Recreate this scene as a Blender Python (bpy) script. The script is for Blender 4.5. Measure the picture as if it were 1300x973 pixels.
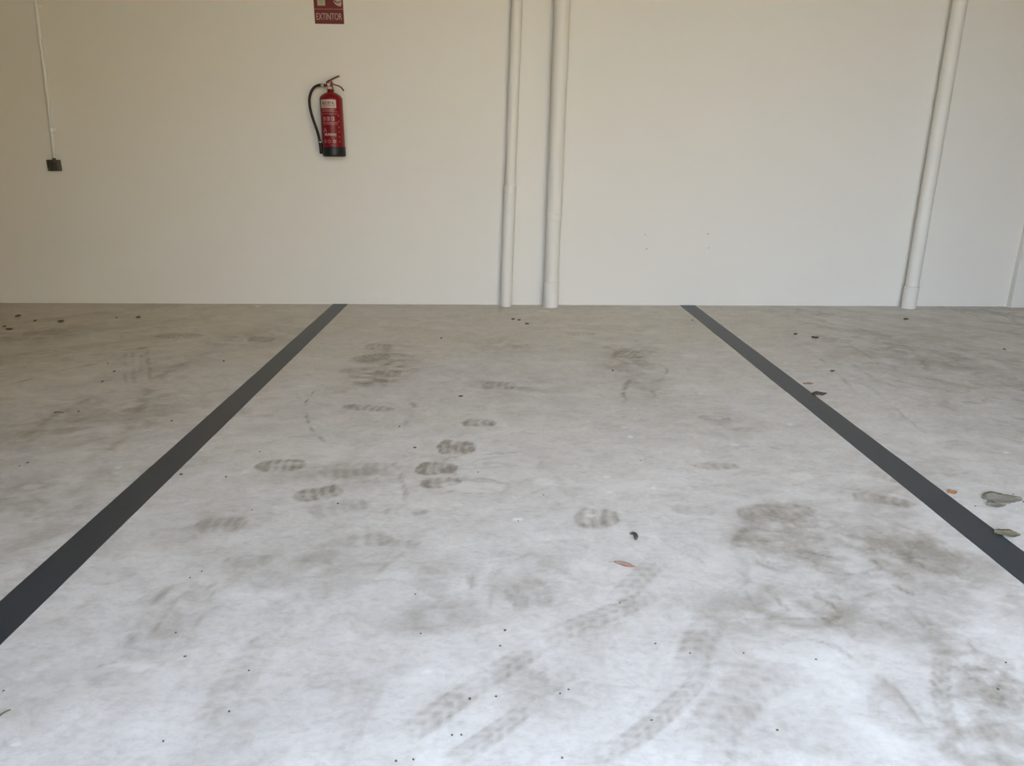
import bpy, bmesh, math, random
import numpy as np
from mathutils import Vector, Matrix
C = bpy.context.scene.collection
S = bpy.context.scene
for o in list(bpy.data.objects): bpy.data.objects.remove(o)
random.seed(4)

# ---------------------------------------------------------------- camera
YAW, PITCH, ROLL, FPX = 0.02408, 0.30162, 0.00827, 922.495
cam_data = bpy.data.cameras.new('camera'); cam = bpy.data.objects.new('camera', cam_data); C.objects.link(cam)
cam_data.sensor_fit = 'HORIZONTAL'; cam_data.sensor_width = 36.0; cam_data.lens = FPX/1300*36
fwd = Vector((math.sin(YAW)*math.cos(PITCH), math.cos(YAW)*math.cos(PITCH), -math.sin(PITCH)))
r0 = Vector((math.cos(YAW), -math.sin(YAW), 0)); u0 = r0.cross(fwd)
rt = r0*math.cos(ROLL)+u0*math.sin(ROLL); up = -r0*math.sin(ROLL)+u0*math.cos(ROLL)
M = Matrix(((rt.x, up.x, -fwd.x, -0.13327), (rt.y, up.y, -fwd.y, -5.16856), (rt.z, up.z, -fwd.z, 1.01701), (0, 0, 0, 1)))
cam.matrix_world = M
cam_data.clip_start = 0.02
S.camera = cam

# ---------------------------------------------------------------- sky, sun, exposure
w = bpy.data.worlds.new('sky'); S.world = w; w.use_nodes = True
nt = w.node_tree; bg = nt.nodes['Background']
tc = nt.nodes.new('ShaderNodeTexCoord'); sep = nt.nodes.new('ShaderNodeSeparateXYZ'); cr = nt.nodes.new('ShaderNodeValToRGB')
nt.links.new(tc.outputs['Generated'], sep.inputs[0]); nt.links.new(sep.outputs['Z'], cr.inputs[0]); nt.links.new(cr.outputs[0], bg.inputs[0])
cr.color_ramp.elements[0].position = 0.0; cr.color_ramp.elements[0].color = (0.76, 0.86, 1.02, 1)
cr.color_ramp.elements[1].position = 0.7; cr.color_ramp.elements[1].color = (0.58, 0.74, 1.0, 1)
bg.inputs[1].default_value = 2.15
sd = bpy.data.lights.new('sun', 'SUN'); sun = bpy.data.objects.new('sun', sd); C.objects.link(sun)
sd.energy = 4.0; sd.angle = 0.009; sd.color = (1.0, 0.93, 0.82)
sun.rotation_euler = Vector((0.25, -0.62, -1.0)).to_track_quat('-Z', 'Y').to_euler()   # shines from behind the back wall, over the roof
S.view_settings.view_transform = 'Standard'; S.view_settings.look = 'None'; S.view_settings.gamma = 1.0
S.view_settings.use_curve_mapping = False
S.view_settings.exposure = 2.18

OPEN_L, OPEN_R, LINTEL = -1.1, 2.7, 2.58          # garage opening behind the camera: jambs and lintel height
WARM_A, BOUNCE_L = .75, 2.7

# ---------------------------------------------------------------- helpers
def hexc(r, g, b):
    f = lambda c: (c/255/12.92) if c/255 <= .04045 else ((c/255+.055)/1.055)**2.4
    return (f(r), f(g), f(b), 1)
def mat(name, col, rough=.6, metal=0., var=.08, scale=20., bump=0., bscale=80., spec=.5, coat=0.):
    m = bpy.data.materials.new(name); m.use_nodes = True; n = m.node_tree; b = n.nodes['Principled BSDF']
    t = n.nodes.new('ShaderNodeTexCoord'); no = n.nodes.new('ShaderNodeTexNoise'); no.inputs['Scale'].default_value = scale; no.inputs['Detail'].default_value = 4
    n.links.new(t.outputs['Object'], no.inputs['Vector'])
    mx = n.nodes.new('ShaderNodeMix'); mx.data_type = 'RGBA'
    mx.inputs[6].default_value = tuple(c*(1-var) for c in col[:3])+(1,); mx.inputs[7].default_value = tuple(min(1, c*(1+var)) for c in col[:3])+(1,)
    n.links.new(no.outputs['Fac'], mx.inputs[0]); n.links.new(mx.outputs[2], b.inputs['Base Color'])
    b.inputs['Roughness'].default_value = rough; b.inputs['Metallic'].default_value = metal
    b.inputs['Specular IOR Level'].default_value = spec; b.inputs['Coat Weight'].default_value = coat
    if bump:
        n2 = n.nodes.new('ShaderNodeTexNoise'); n2.inputs['Scale'].default_value = bscale; n2.inputs['Detail'].default_value = 5
        bp = n.nodes.new('ShaderNodeBump'); bp.inputs['Strength'].default_value = bump; bp.inputs['Distance'].default_value = .004
        n.links.new(t.outputs['Object'], n2.inputs['Vector']); n.links.new(n2.outputs['Fac'], bp.inputs['Height']); n.links.new(bp.outputs[0], b.inputs['Normal'])
    return m
def link(name, bm, m, parent=None, smooth=False, loc=None):
    me = bpy.data.meshes.new(name); bmesh.ops.recalc_face_normals(bm, faces=bm.faces); bm.to_mesh(me); bm.free()
    if smooth:
        me.polygons.foreach_set('use_smooth', [True]*len(me.polygons))
    me.materials.append(m); o = bpy.data.objects.new(name, me); C.objects.link(o)
    if parent: o.parent = parent
    if loc: o.location = loc
    return o
def struct(o): o['kind'] = 'structure'; return o
def tag(o, label, cat, group=None):
    o['label'] = label; o['category'] = cat
    if group: o['group'] = group
    return o
def empty(name, loc, label, cat, group=None):
    o = bpy.data.objects.new(name, None); C.objects.link(o); o.location = loc; o.empty_display_size = .05
    return tag(o, label, cat, group)
def box(bm, x0, x1, y0, y1, z0, z1, bev=0):
    r = bmesh.ops.create_cube(bm, size=1)
    for v in r['verts']:
        v.co = Vector(((x0+x1)/2+v.co.x*(x1-x0), (y0+y1)/2+v.co.y*(y1-y0), (z0+z1)/2+v.co.z*(z1-z0)))
    if bev:
        es = list({e for v in r['verts'] for e in v.link_edges})
        bmesh.ops.bevel(bm, geom=es, offset=bev, segments=3, profile=.6, affect='EDGES')
    return bm
def lathe(bm, prof, n=40, mtx=None):
    rings = []
    for r, z in prof:
        ring = []
        for k in range(n):
            a = 2*math.pi*k/n; p = Vector((max(r, 1e-5)*math.cos(a), max(r, 1e-5)*math.sin(a), z))
            ring.append(bm.verts.new(mtx @ p if mtx else p))
        rings.append(ring)
    for A, B in zip(rings, rings[1:]):
        for k in range(n): bm.faces.new((A[k], A[(k+1) % n], B[(k+1) % n], B[k]))
    bm.faces.new(rings[0][::-1]); bm.faces.new(rings[-1])
    return bm
def axis(a, b):
    a, b = Vector(a), Vector(b); q = (b-a).to_track_quat('Z', 'Y'); return Matrix.Translation(a) @ q.to_matrix().to_4x4(), (b-a).length
def spline(pts, n=10):
    P = [Vector(p) for p in pts]; P = [2*P[0]-P[1]]+P+[2*P[-1]-P[-2]]; out = []
    for i in range(1, len(P)-2):
        a, b, c, d = P[i-1:i+3]
        for k in range(n):
            t = k/n; out.append(.5*((2*b)+(c-a)*t+(2*a-5*b+4*c-d)*t*t+(3*b-a-3*c+d)*t**3))
    out.append(P[-2]); return out
def tube(bm, pts, r, n=12, flat=None):
    rings = []; N = len(pts)
    for i, p in enumerate(pts):
        d = (pts[min(i+1, N-1)]-pts[max(i-1, 0)]).normalized()
        ref = Vector((0, 1, 0)) if abs(d.y) < .9 else Vector((1, 0, 0))
        a = d.cross(ref).normalized(); b = a.cross(d).normalized(); rr = r(i/(N-1)) if callable(r) else r
        f = flat or (1, 1)
        rings.append([bm.verts.new(p+a*math.cos(2*math.pi*k/n)*rr*f[0]+b*math.sin(2*math.pi*k/n)*rr*f[1]) for k in range(n)])
    for A, B in zip(rings, rings[1:]):
        for k in range(n): bm.faces.new((A[k], A[(k+1) % n], B[(k+1) % n], B[k]))
    bm.faces.new(rings[0][::-1]); bm.faces.new(rings[-1]); return bm

# where the dirt on the floor lies: world x, y in metres
MARKS = {"P":[[-0.954,-2.861,-0.781,-2.848,0.067,0.62],[-0.762,-3.103,-0.617,-3.047,0.061,0.6],[-0.728,-2.914,-0.501,-2.876,0.078,0.35],[-0.349,-2.693,-0.199,-2.693,0.091,0.75],[-0.403,-2.889,-0.259,-2.877,0.069,0.75],[-0.38,-3.008,-0.246,-2.984,0.051,0.68],[-0.268,-2.437,-0.129,-2.446,0.054,0.65],[-0.781,-2.235,-0.559,-2.276,0.05,0.6],[-0.746,-1.741,-0.584,-1.74,0.075,0.55],[-0.876,-1.496,-0.697,-1.4,0.095,0.55],[-0.864,-1.233,-0.701,-1.214,0.088,0.4],[-0.997,-3.283,-0.846,-3.265,0.062,0.35],[0.098,-3.238,0.232,-3.248,0.074,0.55],[-0.195,-1.932,-0.034,-1.956,0.085,0.4],[0.509,-1.341,0.666,-1.422,0.115,0.5],[-0.456,-3.381,-0.336,-3.39,0.028,0.3],[-0.472,-3.199,-0.331,-3.2,0.033,0.3],[-1.566,-1.038,-1.397,-1.074,0.085,0.55],[-2.131,-0.986,-1.852,-0.963,0.088,0.4],[0.697,-2.372,0.838,-2.391,0.038,0.3],[0.552,-2.866,0.714,-2.874,0.04,0.32],[1.003,-3.09,1.163,-3.168,0.049,0.45],[0.587,-3.231,0.845,-3.182,0.067,0.35],[0.3,-0.899,0.472,-0.897,0.061,0.3],[-0.083,-1.136,0.049,-1.207,0.073,0.25],[-0.552,-3.376,-0.415,-3.359,0.056,0.3],[0.005,-3.617,-0.111,-3.649,0.084,0.28],[-0.848,-3.487,-0.719,-3.472,0.042,0.22],[1.132,-2.921,1.226,-2.997,0.044,0.25],[0.398,-3.179,0.535,-3.205,0.042,0.2],[-0.695,-3.198,-0.515,-3.147,0.067,0.2],[-0.314,-3.507,-0.263,-3.648,0.052,0.12]],"S":[[-0.712,-1.657,0.197,0.401,0.6],[-0.508,-3.446,0.168,0.138,0.22],[-0.258,-3.726,0.137,0.078,0.3],[-0.654,-2.939,0.195,0.113,0.3],[-0.716,-3.484,0.164,0.077,0.25],[0.845,-3.437,0.324,0.208,0.5],[0.675,-3.313,0.137,0.21,0.4],[0.663,-3.721,0.242,0.123,0.5],[0.892,-3.915,0.133,0.276,0.45],[0.762,-4.068,0.135,0.161,0.4],[1.082,-3.593,0.121,0.178,0.3],[-0.874,-3.735,0.107,0.133,0.2],[2.285,-1.521,0.508,0.719,0.28],[1.779,-1.524,0.252,0.469,0.22],[-2.762,-0.954,0.272,0.236,0.35],[-0.084,-1.208,0.222,0.25,0.2],[0.592,-1.406,0.192,0.36,0.35],[0.534,-1.942,0.148,0.271,0.25],[-0.092,-1.968,0.218,0.217,0.25],[0.765,-2.419,0.193,0.148,0.2],[-1.719,-2.372,0.346,0.281,0.3],[-1.557,-3.031,0.222,0.21,0.3],[-1.877,-2.628,0.172,0.236,0.2],[-1.315,-2.911,0.157,0.192,0.15],[-0.582,-3.577,0.176,0.142,0.15],[-0.789,-3.54,0.159,0.109,0.18],[-0.051,-3.582,0.119,0.124,0.2],[0.367,-3.718,0.111,0.154,0.15],[1.387,-2.856,0.224,0.206,0.15],[1.788,-2.635,0.152,0.243,0.12],[-1.498,-1.037,0.271,0.229,0.3],[-0.018,-3.928,0.226,0.119,0.15],[-0.384,-3.947,0.095,0.138,0.14],[-0.645,-4.01,0.105,0.127,0.1],[0.396,-4.064,0.119,0.119,0.22],[1.065,-3.156,0.148,0.139,0.3],[0.963,-3.518,0.166,0.153,0.3],[0.503,-3.587,0.099,0.142,0.25],[-1.081,-3.761,0.105,0.115,0.05],[-0.967,-3.94,0.126,0.092,0.05],[-1.002,-3.245,0.159,0.116,0.18]],"T":[[[[0.228,-4.16],[0.295,-4.052],[0.395,-3.957],[0.483,-3.898]],0.0573,0.25],[[[0.223,-4.021],[0.286,-3.883],[0.376,-3.718],[0.482,-3.622]],0.0426,0.28],[[[-0.316,-4.102],[-0.178,-3.961],[-0.008,-3.801],[0.189,-3.678],[0.304,-3.585]],0.0332,0.3],[[[-0.227,-4.153],[-0.145,-4.086],[-0.054,-3.996]],0.0248,0.25],[[[0.014,-4.157],[0.114,-4.099],[0.225,-3.999],[0.313,-3.908]],0.0237,0.25],[[[0.831,-3.864],[0.748,-4.006],[0.71,-4.116]],0.02,0.3],[[[0.728,-4.166],[0.839,-4.039],[0.967,-3.928]],0.0356,0.3],[[[-0.115,-3.995],[0.017,-3.905],[0.1,-3.774],[0.202,-3.602],[0.339,-3.433]],0.0385,0.2],[[[-0.652,-4.148],[-0.66,-3.966],[-0.615,-3.737],[-0.53,-3.542]],0.0458,0.15],[[[-0.419,-4.151],[-0.4,-4.033],[-0.376,-3.9]],0.0351,0.12],[[[0.631,-3.936],[0.695,-4.027],[0.7,-4.166]],0.045,0.15],[[[-0.114,-3.879],[-0.019,-3.952],[-0.002,-4.028]],0.0152,0.2]],"A":[[[[-0.914,-3.831],[-0.944,-3.748],[-0.946,-3.673],[-0.928,-3.608],[-0.877,-3.567]],0.012,0.35],[[[-0.863,-3.857],[-0.892,-3.763],[-0.9,-3.674],[-0.883,-3.625],[-0.843,-3.582]],0.0065,0.28],[[[-0.85,-3.764],[-0.862,-3.69],[-0.852,-3.632],[-0.822,-3.557]],0.006,0.3],[[[-0.809,-3.764],[-0.813,-3.675],[-0.814,-3.592]],0.0075,0.2],[[[-0.733,-2.692],[-0.846,-2.507],[-0.928,-2.276],[-0.952,-2.064],[-0.917,-1.971]],0.005,0.5],[[[-0.514,-2.063],[-0.482,-2.255],[-0.486,-2.507]],0.0115,0.3],[[[-0.485,-2.836],[-0.439,-2.946],[-0.407,-3.148]],0.004,0.35],[[[-0.521,-2.952],[-0.483,-2.849],[-0.466,-2.836]],0.004,0.3],[[[-0.182,-3.697],[-0.189,-3.581],[-0.167,-3.489],[-0.087,-3.388]],0.0105,0.28],[[[-0.145,-3.697],[-0.14,-3.581],[-0.11,-3.508],[-0.024,-3.43]],0.006,0.22],[[[-0.175,-3.681],[-0.203,-3.736],[-0.256,-3.756],[-0.325,-3.769]],0.0145,0.22],[[[0.435,-2.192],[0.454,-2.002],[0.539,-1.815]],0.0125,0.45],[[[0.743,-1.606],[0.681,-1.814],[0.626,-1.892]],0.0055,0.4],[[[0.572,-2.116],[0.593,-1.942]],0.0075,0.3],[[[0.515,-3.434],[0.549,-3.349],[0.613,-3.294]],0.0135,0.4],[[[0.538,-3.483],[0.593,-3.533],[0.652,-3.515]],0.01,0.35],[[[0.576,-3.435],[0.586,-3.495],[0.643,-3.484]],0.004,0.35],[[[0.619,-3.206],[0.669,-3.165],[0.748,-3.181],[0.758,-3.247]],0.012,0.35],[[[0.489,-3.605],[0.484,-3.672],[0.5,-3.734]],0.0095,0.4],[[[0.546,-3.605],[0.551,-3.672],[0.561,-3.72]],0.006,0.35],[[[0.596,-3.606],[0.595,-3.656],[0.599,-3.705]],0.0075,0.3],[[[0.474,-3.755],[0.522,-3.796],[0.586,-3.813],[0.615,-3.835]],0.003,0.55],[[[0.615,-3.835],[0.664,-3.937],[0.676,-4.005],[0.676,-4.087]],0.006,0.3],[[[0.694,-3.436],[0.737,-3.461],[0.769,-3.485]],0.0045,0.6],[[[0.736,-3.664],[0.821,-3.632]],0.006,0.5],[[[0.862,-3.591],[0.893,-3.643]],0.004,0.5],[[[0.842,-3.59],[0.852,-3.782],[0.885,-3.692]],0.005,0.25],[[[1.035,-3.283],[1.077,-3.353],[1.074,-3.472]],0.0115,0.3],[[[-2.151,-1.312],[-2.038,-1.243]],0.013,0.6],[[[-2.134,-1.329],[-1.828,-1.95]],0.007,0.35],[[[-2.092,-1.329],[-1.792,-1.95]],0.007,0.35],[[[-2.05,-1.328],[-1.749,-1.973]],0.007,0.35],[[[-2.035,-1.278],[-1.745,-1.888]],0.0075,0.4],[[[-2.381,-1.975],[-2.293,-1.762],[-2.163,-1.579],[-2.118,-1.362]],0.0155,0.3],[[[-1.877,-2.628],[-1.935,-2.325],[-1.876,-2.066],[-1.792,-1.95]],0.0205,0.3],[[[-1.532,-2.845],[-1.531,-2.629],[-1.594,-2.372],[-1.74,-1.825],[-1.681,-1.391],[-1.585,-1.308]],0.0295,0.3],[[[1.582,-1.81],[1.623,-1.999],[1.567,-2.372],[1.529,-2.712]],0.0065,0.2],[[[1.731,-1.446],[1.719,-1.81],[1.776,-2.057],[1.832,-2.372]],0.009,0.3],[[[2.231,-0.792],[2.214,-1.187],[2.072,-1.67]],0.0115,0.35],[[[2.318,-0.997],[2.444,-1.185],[2.724,-1.439]],0.0185,0.25],[[[1.376,-2.922],[1.415,-2.948],[1.529,-2.897]],0.004,0.4],[[[1.458,-2.986],[1.49,-3.047]],0.0065,0.5],[[[1.888,-1.002],[1.9,-1.363],[1.828,-1.672]],0.009,0.3],[[[1.53,-1.193],[1.602,-1.447],[1.521,-2.058]],0.0085,0.25],[[[1.492,-2.674],[1.636,-2.635],[1.715,-2.787]],0.006,0.15],[[[-0.304,-3.083],[-0.206,-3.038],[-0.055,-3.084],[0.048,-3.028]],0.0035,0.3],[[[-0.239,-2.85],[-0.157,-2.795],[-0.045,-2.767]],0.0045,0.25],[[[0.991,-3.156],[1.019,-3.073]],0.0035,0.3],[[[-0.364,-3.427],[-0.416,-3.506],[-0.442,-3.596]],0.008,0.2],[[[0.019,-3.43],[-0.171,-3.508]],0.002,0.1]],"L":[[-0.143,-2.816,0.179,0.062,0.35],[-0.206,-3.026,0.102,0.042,0.5],[-0.103,-2.929,0.132,0.064,0.35],[0.025,-2.992,0.036,0.03,0.5],[-0.068,-3.251,0.018,0.012,1],[0.382,-2.592,0.012,0.013,0.9],[0.378,-2.491,0.013,0.012,0.6],[0.238,-2.956,0.013,0.01,0.9],[0.376,-3.041,0.008,0.012,0.9],[0.229,-3.069,0.012,0.009,0.8],[0.24,-2.419,0.009,0.012,0.6],[0.151,-3.228,0.016,0.01,0.6],[0.257,-3.356,0.007,0.004,0.2],[0.604,-2.733,0.012,0.014,0.5],[0.637,-2.74,0.006,0.011,0.5],[0.759,-2.672,0.015,0.01,0.7],[1.734,-2.75,0.012,0.009,0.9],[1.051,-2.455,0.013,0.012,0.7],[-0.8,-4.048,0.043,0.028,0.2],[-0.25,-4.13,0.035,0.021,0.25],[-0.972,-3.594,0.006,0.007,0.6],[-0.894,-3.88,0.052,0.008,0.5],[-0.871,-3.894,0.023,0.004,0.5],[-0.995,-4.095,0.004,0.007,0.8],[-0.272,-3.909,0.005,0.005,0.7],[-1.25,-3.072,0.009,0.008,0.8],[0.546,-3.393,0.022,0.012,0.2],[0.712,-3.809,0.106,0.083,0.15],[0.577,-3.912,0.083,0.073,0.2],[0.573,-4.086,0.059,0.058,0.25],[-2.109,-1.827,0.331,0.258,0.1],[-1.276,-2.72,0.022,0.015,0.5],[-1.806,-0.089,0.011,0.028,1],[-0.975,-2.913,0.014,0.012,0.4],[1.049,-3.644,0.059,0.034,0.2],[1.238,-3.157,0.099,0.064,0.2],[1.278,-3.045,0.051,0.071,0.2],[-1.613,-3.019,0.03,0.023,0.4],[-1.412,-2.872,0.013,0.013,0.5],[0.902,-2.952,0.037,0.032,0.35],[1.722,-1.003,0.067,0.06,0.3],[1.666,-1.673,0.202,0.201,0.25],[1.421,-2.465,0.128,0.108,0.2],[2.032,-2.168,0.142,0.109,0.12],[0.2,-0.219,0.055,0.054,0.4],[-0.979,-0.318,0.074,0.051,0.3],[0.913,-1.404,0.042,0.032,0.4],[1.215,-1.368,0.104,0.05,0.3],[0.799,-2.059,0.014,0.015,0.6],[0.24,-1.534,0.106,0.061,0.2],[-1.002,-1.947,0.043,0.024,0.3]],"D":[["crumb",-3.24,-0.454,0.02,0.0605],["crumb",-3.05,-0.594,0.015,0.023],["crumb",-2.876,-0.615,0.029,0.034],["grit",-3.137,-0.752,0.0115,0.0325],["crumb",-3.055,-0.836,0.0325,0.031],["crumb",-2.447,-0.491,0.023,0.036],["grit",-2.587,-0.493,0.01,0.024],["grit",-2.097,-1.579,0.0055,0.015],["grit",-1.995,-1.72,0.0075,0.0205],["grit",-1.966,-1.889,0.007,0.019],["grit",-1.532,-1.531,0.008,0.0225],["twig",-1.919,-2.325,0.0205,0.0145],["grit",-1.85,-2.306,0.0065,0.01],["grit",-1.739,-2.831,0.0055,0.01],["grit",-1.423,-2.418,0.006,0.0135],["crumb",-1.176,-2.931,0.0075,0.0125],["grit",-1.022,-2.95,0.005,0.009],["crumb",-0.019,-0.503,0.0155,0.036],["crumb",0.021,-0.527,0.0155,0.0355],["crumb",0.068,-0.643,0.018,0.0345],["crumb",-0.286,-2.107,0.0105,0.022],["grit",0.454,-1.693,0.008,0.021],["crumb",-0.426,-2.7,0.0105,0.011],["grit",-0.51,-2.481,0.0075,0.009],["grit",-0.977,-2.736,0.0045,0.0075],["grit",-0.066,-3.261,0.0035,0.005],["curl",0.256,-3.36,0.0075,0.022],["leaf",0.206,-3.5,0.025,0.0155],["crumb",-0.111,-3.775,0.005,0.0075],["crumb",-0.183,-3.99,0.006,0.0065],["grit",-0.122,-3.829,0.004,0.0025],["grit",0.165,-3.672,0.003,0.0045],["grit",0.218,-3.825,0.0035,0.0025],["grit",-0.195,-4.083,0.0025,0.003],["grit",-0.212,-4.083,0.003,0.002],["grit",-0.307,-4.142,0.003,0.005],["grit",-0.004,-3.977,0.003,0.0035],["grit",0.014,-3.966,0.0025,0.0035],["crumb",0.163,-4.051,0.0045,0.003],["grit",-0.014,-4.139,0.002,0.0035],["grit",-0.277,-4.139,0.0025,0.0025],["grit",-0.131,-3.984,0.0015,0.002],["twig",-1.064,-4.019,0.0065,0.0095],["grit",-1.105,-3.956,0.0025,0.0045],["grit",-0.843,-3.775,0.0035,0.004],["grit",-0.9,-3.553,0.004,0.004],["grit",-0.882,-3.524,0.003,0.004],["grit",-0.641,-4.018,0.004,0.005],["grit",-0.734,-4.091,0.0035,0.003],["grit",-0.79,-3.856,0.006,0.0025],["grit",-0.641,-3.902,0.0025,0.002],["grit",-0.862,-3.186,0.0035,0.005],["grit",0.402,-3.859,0.0025,0.004],["grit",0.55,-3.881,0.003,0.0025],["grit",0.95,-3.896,0.0035,0.004],["grit",0.88,-3.976,0.0035,0.0045],["grit",0.393,-4.079,0.002,0.003],["crumb",1.691,-0.903,0.017,0.031],["leafd",1.778,-0.983,0.0235,0.03],["crumb",1.561,-1.701,0.02,0.021],["leafd",1.349,-1.914,0.0265,0.019],["leafd",1.335,-2.07,0.036,0.0345],["leafo",1.309,-3.08,0.0165,0.02],["leafg",1.449,-3.143,0.055,0.0485],["leafs",1.322,-3.355,0.025,0.0225],["crumb",2.609,-0.465,0.019,0.0375],["grit",2.742,-1.254,0.0095,0.0265],["grit",-1.75,-2.858,0.004,0.0065],["grit",-0.614,-3.146,0.005,0.0075],["grit",-0.327,-3.631,0.0035,0.005],["grit",-0.299,-3.784,0.0035,0.004],["grit",1.162,-0.51,0.008,0.024],["grit",-0.45,-1.026,0.009,0.029],["grit",-0.191,-2.916,0.004,0.0065],["grit",0.378,-2.818,0.0025,0.007],["grit",0.019,-3.09,0.002,0.0055],["grit",1.346,-3.174,0.004,0.005],["grit",1.521,-3.093,0.0035,0.006],["grit",1.517,-3.148,0.0065,0.008],["grit",0.286,-3.858,0.0025,0.0025]]}
# ---------------------------------------------------------------- materials
M_WALL = mat('painted_wall', (.745, .71, .635), .75, var=.015, scale=3, bump=.12, bscale=60, spec=.25)
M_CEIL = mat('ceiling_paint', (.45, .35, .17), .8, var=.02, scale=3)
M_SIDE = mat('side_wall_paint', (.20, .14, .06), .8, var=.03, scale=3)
M_PIPE = mat('painted_pipe', (.745, .712, .64), .6, var=.015, scale=6, bump=.03, bscale=30, spec=.4)
M_GROUND = mat('yard_ground', (.48, .36, .18), .9, var=.15, scale=2)
M_RED = mat('red_enamel', (.20, .004, .009), .38, var=.06, scale=8, spec=.35)
M_REDDARK = mat('red_handle_enamel', (.12, .006, .006), .4, var=.1, scale=30)
M_BLACK = mat('black_rubber', (.008, .0065, .003), .6, var=.2, scale=30)
M_BASE = mat('black_plastic', (.004, .004, .006), .5, var=.2, scale=30)
M_BRASS = mat('dull_brass', (.50, .42, .28), .4, .8, var=.1, scale=40)
M_STEEL = mat('zinc_steel', (.5, .5, .48), .4, .9, var=.1, scale=40)
M_LABEL = mat('label_white', (.56, .42, .37), .5, var=.03)
M_INK = mat('label_ink', (.035, .015, .012), .5, var=.1)
M_PINK = mat('label_print', (.42, .20, .19), .5, var=.08)
M_SIGN = mat('sign_red', (.135, .007, .004), .45, var=.05, scale=12)
M_SIGNB = mat('sign_border', (.34, .15, .12), .5, var=.05)
M_SIGNW = mat('sign_white', (.45, .34, .26), .5, var=.03)
M_GREEN = mat('sign_photoluminescent', (.30, .34, .17), .5, var=.04)
M_SWITCH = mat('switch_box_plastic', (.060, .055, .042), .5, var=.1, scale=30)
M_SWITCHD = mat('switch_lid_plastic', (.045, .042, .034), .45, var=.1, scale=30)
M_LEVER = mat('switch_rocker', (.16, .155, .14), .4, var=.05)
M_CONDUIT = mat('conduit_pvc', (.80, .79, .74), .45, var=.02)
M_PLUG = mat('wall_plug', (.42, .40, .36), .7, var=.1)
M_TAPE = None

# floor material: node based, driven by dirt and tint attributes on the mesh plus noise
def floor_material():
    m = bpy.data.materials.new('worn_concrete'); m.use_nodes = True; n = m.node_tree; L = n.links; b = n.nodes['Principled BSDF']
    t = n.nodes.new('ShaderNodeTexCoord')
    def noise(scale, detail, rough=.55, stretch=(1, 1, 1), rot=0, dist=0):
        mp = n.nodes.new('ShaderNodeMapping'); mp.inputs['Scale'].default_value = stretch; mp.inputs['Rotation'].default_value[2] = rot
        no = n.nodes.new('ShaderNodeTexNoise'); no.inputs['Scale'].default_value = scale; no.inputs['Detail'].default_value = detail; no.inputs['Roughness'].default_value = rough; no.inputs['Distortion'].default_value = dist
        L.new(t.outputs['Object'], mp.inputs[0]); L.new(mp.outputs[0], no.inputs['Vector']); return no.outputs['Fac']
    def ramp(src, a, bb, lo=0., hi=1.):
        r = n.nodes.new('ShaderNodeMapRange'); r.inputs[1].default_value = a; r.inputs[2].default_value = bb; r.inputs[3].default_value = lo; r.inputs[4].default_value = hi; L.new(src, r.inputs[0]); return r.outputs[0]
    def math_(op, a, bb):
        k = n.nodes.new('ShaderNodeMath'); k.operation = op
        for i, v in enumerate((a, bb)):
            if isinstance(v, (int, float)): k.inputs[i].default_value = v
            else: L.new(v, k.inputs[i])
        return k.outputs[0]
    def mix(f, a, bb):
        k = n.nodes.new('ShaderNodeMix'); k.data_type = 'RGBA'; k.clamp_factor = True; L.new(f, k.inputs[0])
        for i, v in ((6, a), (7, bb)):
            if isinstance(v, tuple): k.inputs[i].default_value = v
            else: L.new(v, k.inputs[i])
        return k.outputs[2]
    def attr(nm):
        a = n.nodes.new('ShaderNodeAttribute'); a.attribute_name = nm; return a.outputs['Fac']
    base = mix(ramp(noise(1.3, 5, .6), .35, .65), FL_A, FL_B)
    base = mix(ramp(noise(9, 6, .65), .42, .72), base, FL_C)                       # pale blotches
    base = mix(attr('warm'), base, FL_WARM)
    base = mix(ramp(noise(14, 6, .7, (1, 1.5, 1), .5, .8), .48, .75, 0, .34), base, FL_DARK)
    fine = ramp(noise(45, 5, .7, (1, 1.6, 1), .3), .45, .75, 0, .26)
    base = mix(fine, base, FL_DARK)
    st = math_('MULTIPLY', attr('stain'), ramp(noise(60, 4, .7), .2, .75, .72, 1.18))
    base = mix(st, base, FL_DARK)
    base = mix(attr('pale'), base, FL_PALE)
    speck = ramp(noise(160, 2, .5), .74, .78, 0, .5); base = mix(speck, base, FL_DARK)
    L.new(base, b.inputs['Base Color'])
    L.new(ramp(noise(5, 5), .3, .7, .36, .52), b.inputs['Roughness']); b.inputs['Specular IOR Level'].default_value = .5
    bp = n.nodes.new('ShaderNodeBump'); bp.inputs['Strength'].default_value = .12; bp.inputs['Distance'].default_value = .003
    L.new(math_('ADD', noise(35, 6, .6), math_('MULTIPLY', st, -.25)), bp.inputs['Height']); L.new(bp.outputs[0], b.inputs['Normal'])
    return m
FL_A = (.66, .64, .62, 1); FL_B = (.74, .725, .71, 1); FL_C = (.80, .79, .78, 1)
FL_WARM = (.68, .62, .51, 1); FL_DARK = (.27, .24, .195, 1); FL_PALE = (.88, .88, .87, 1)

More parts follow.
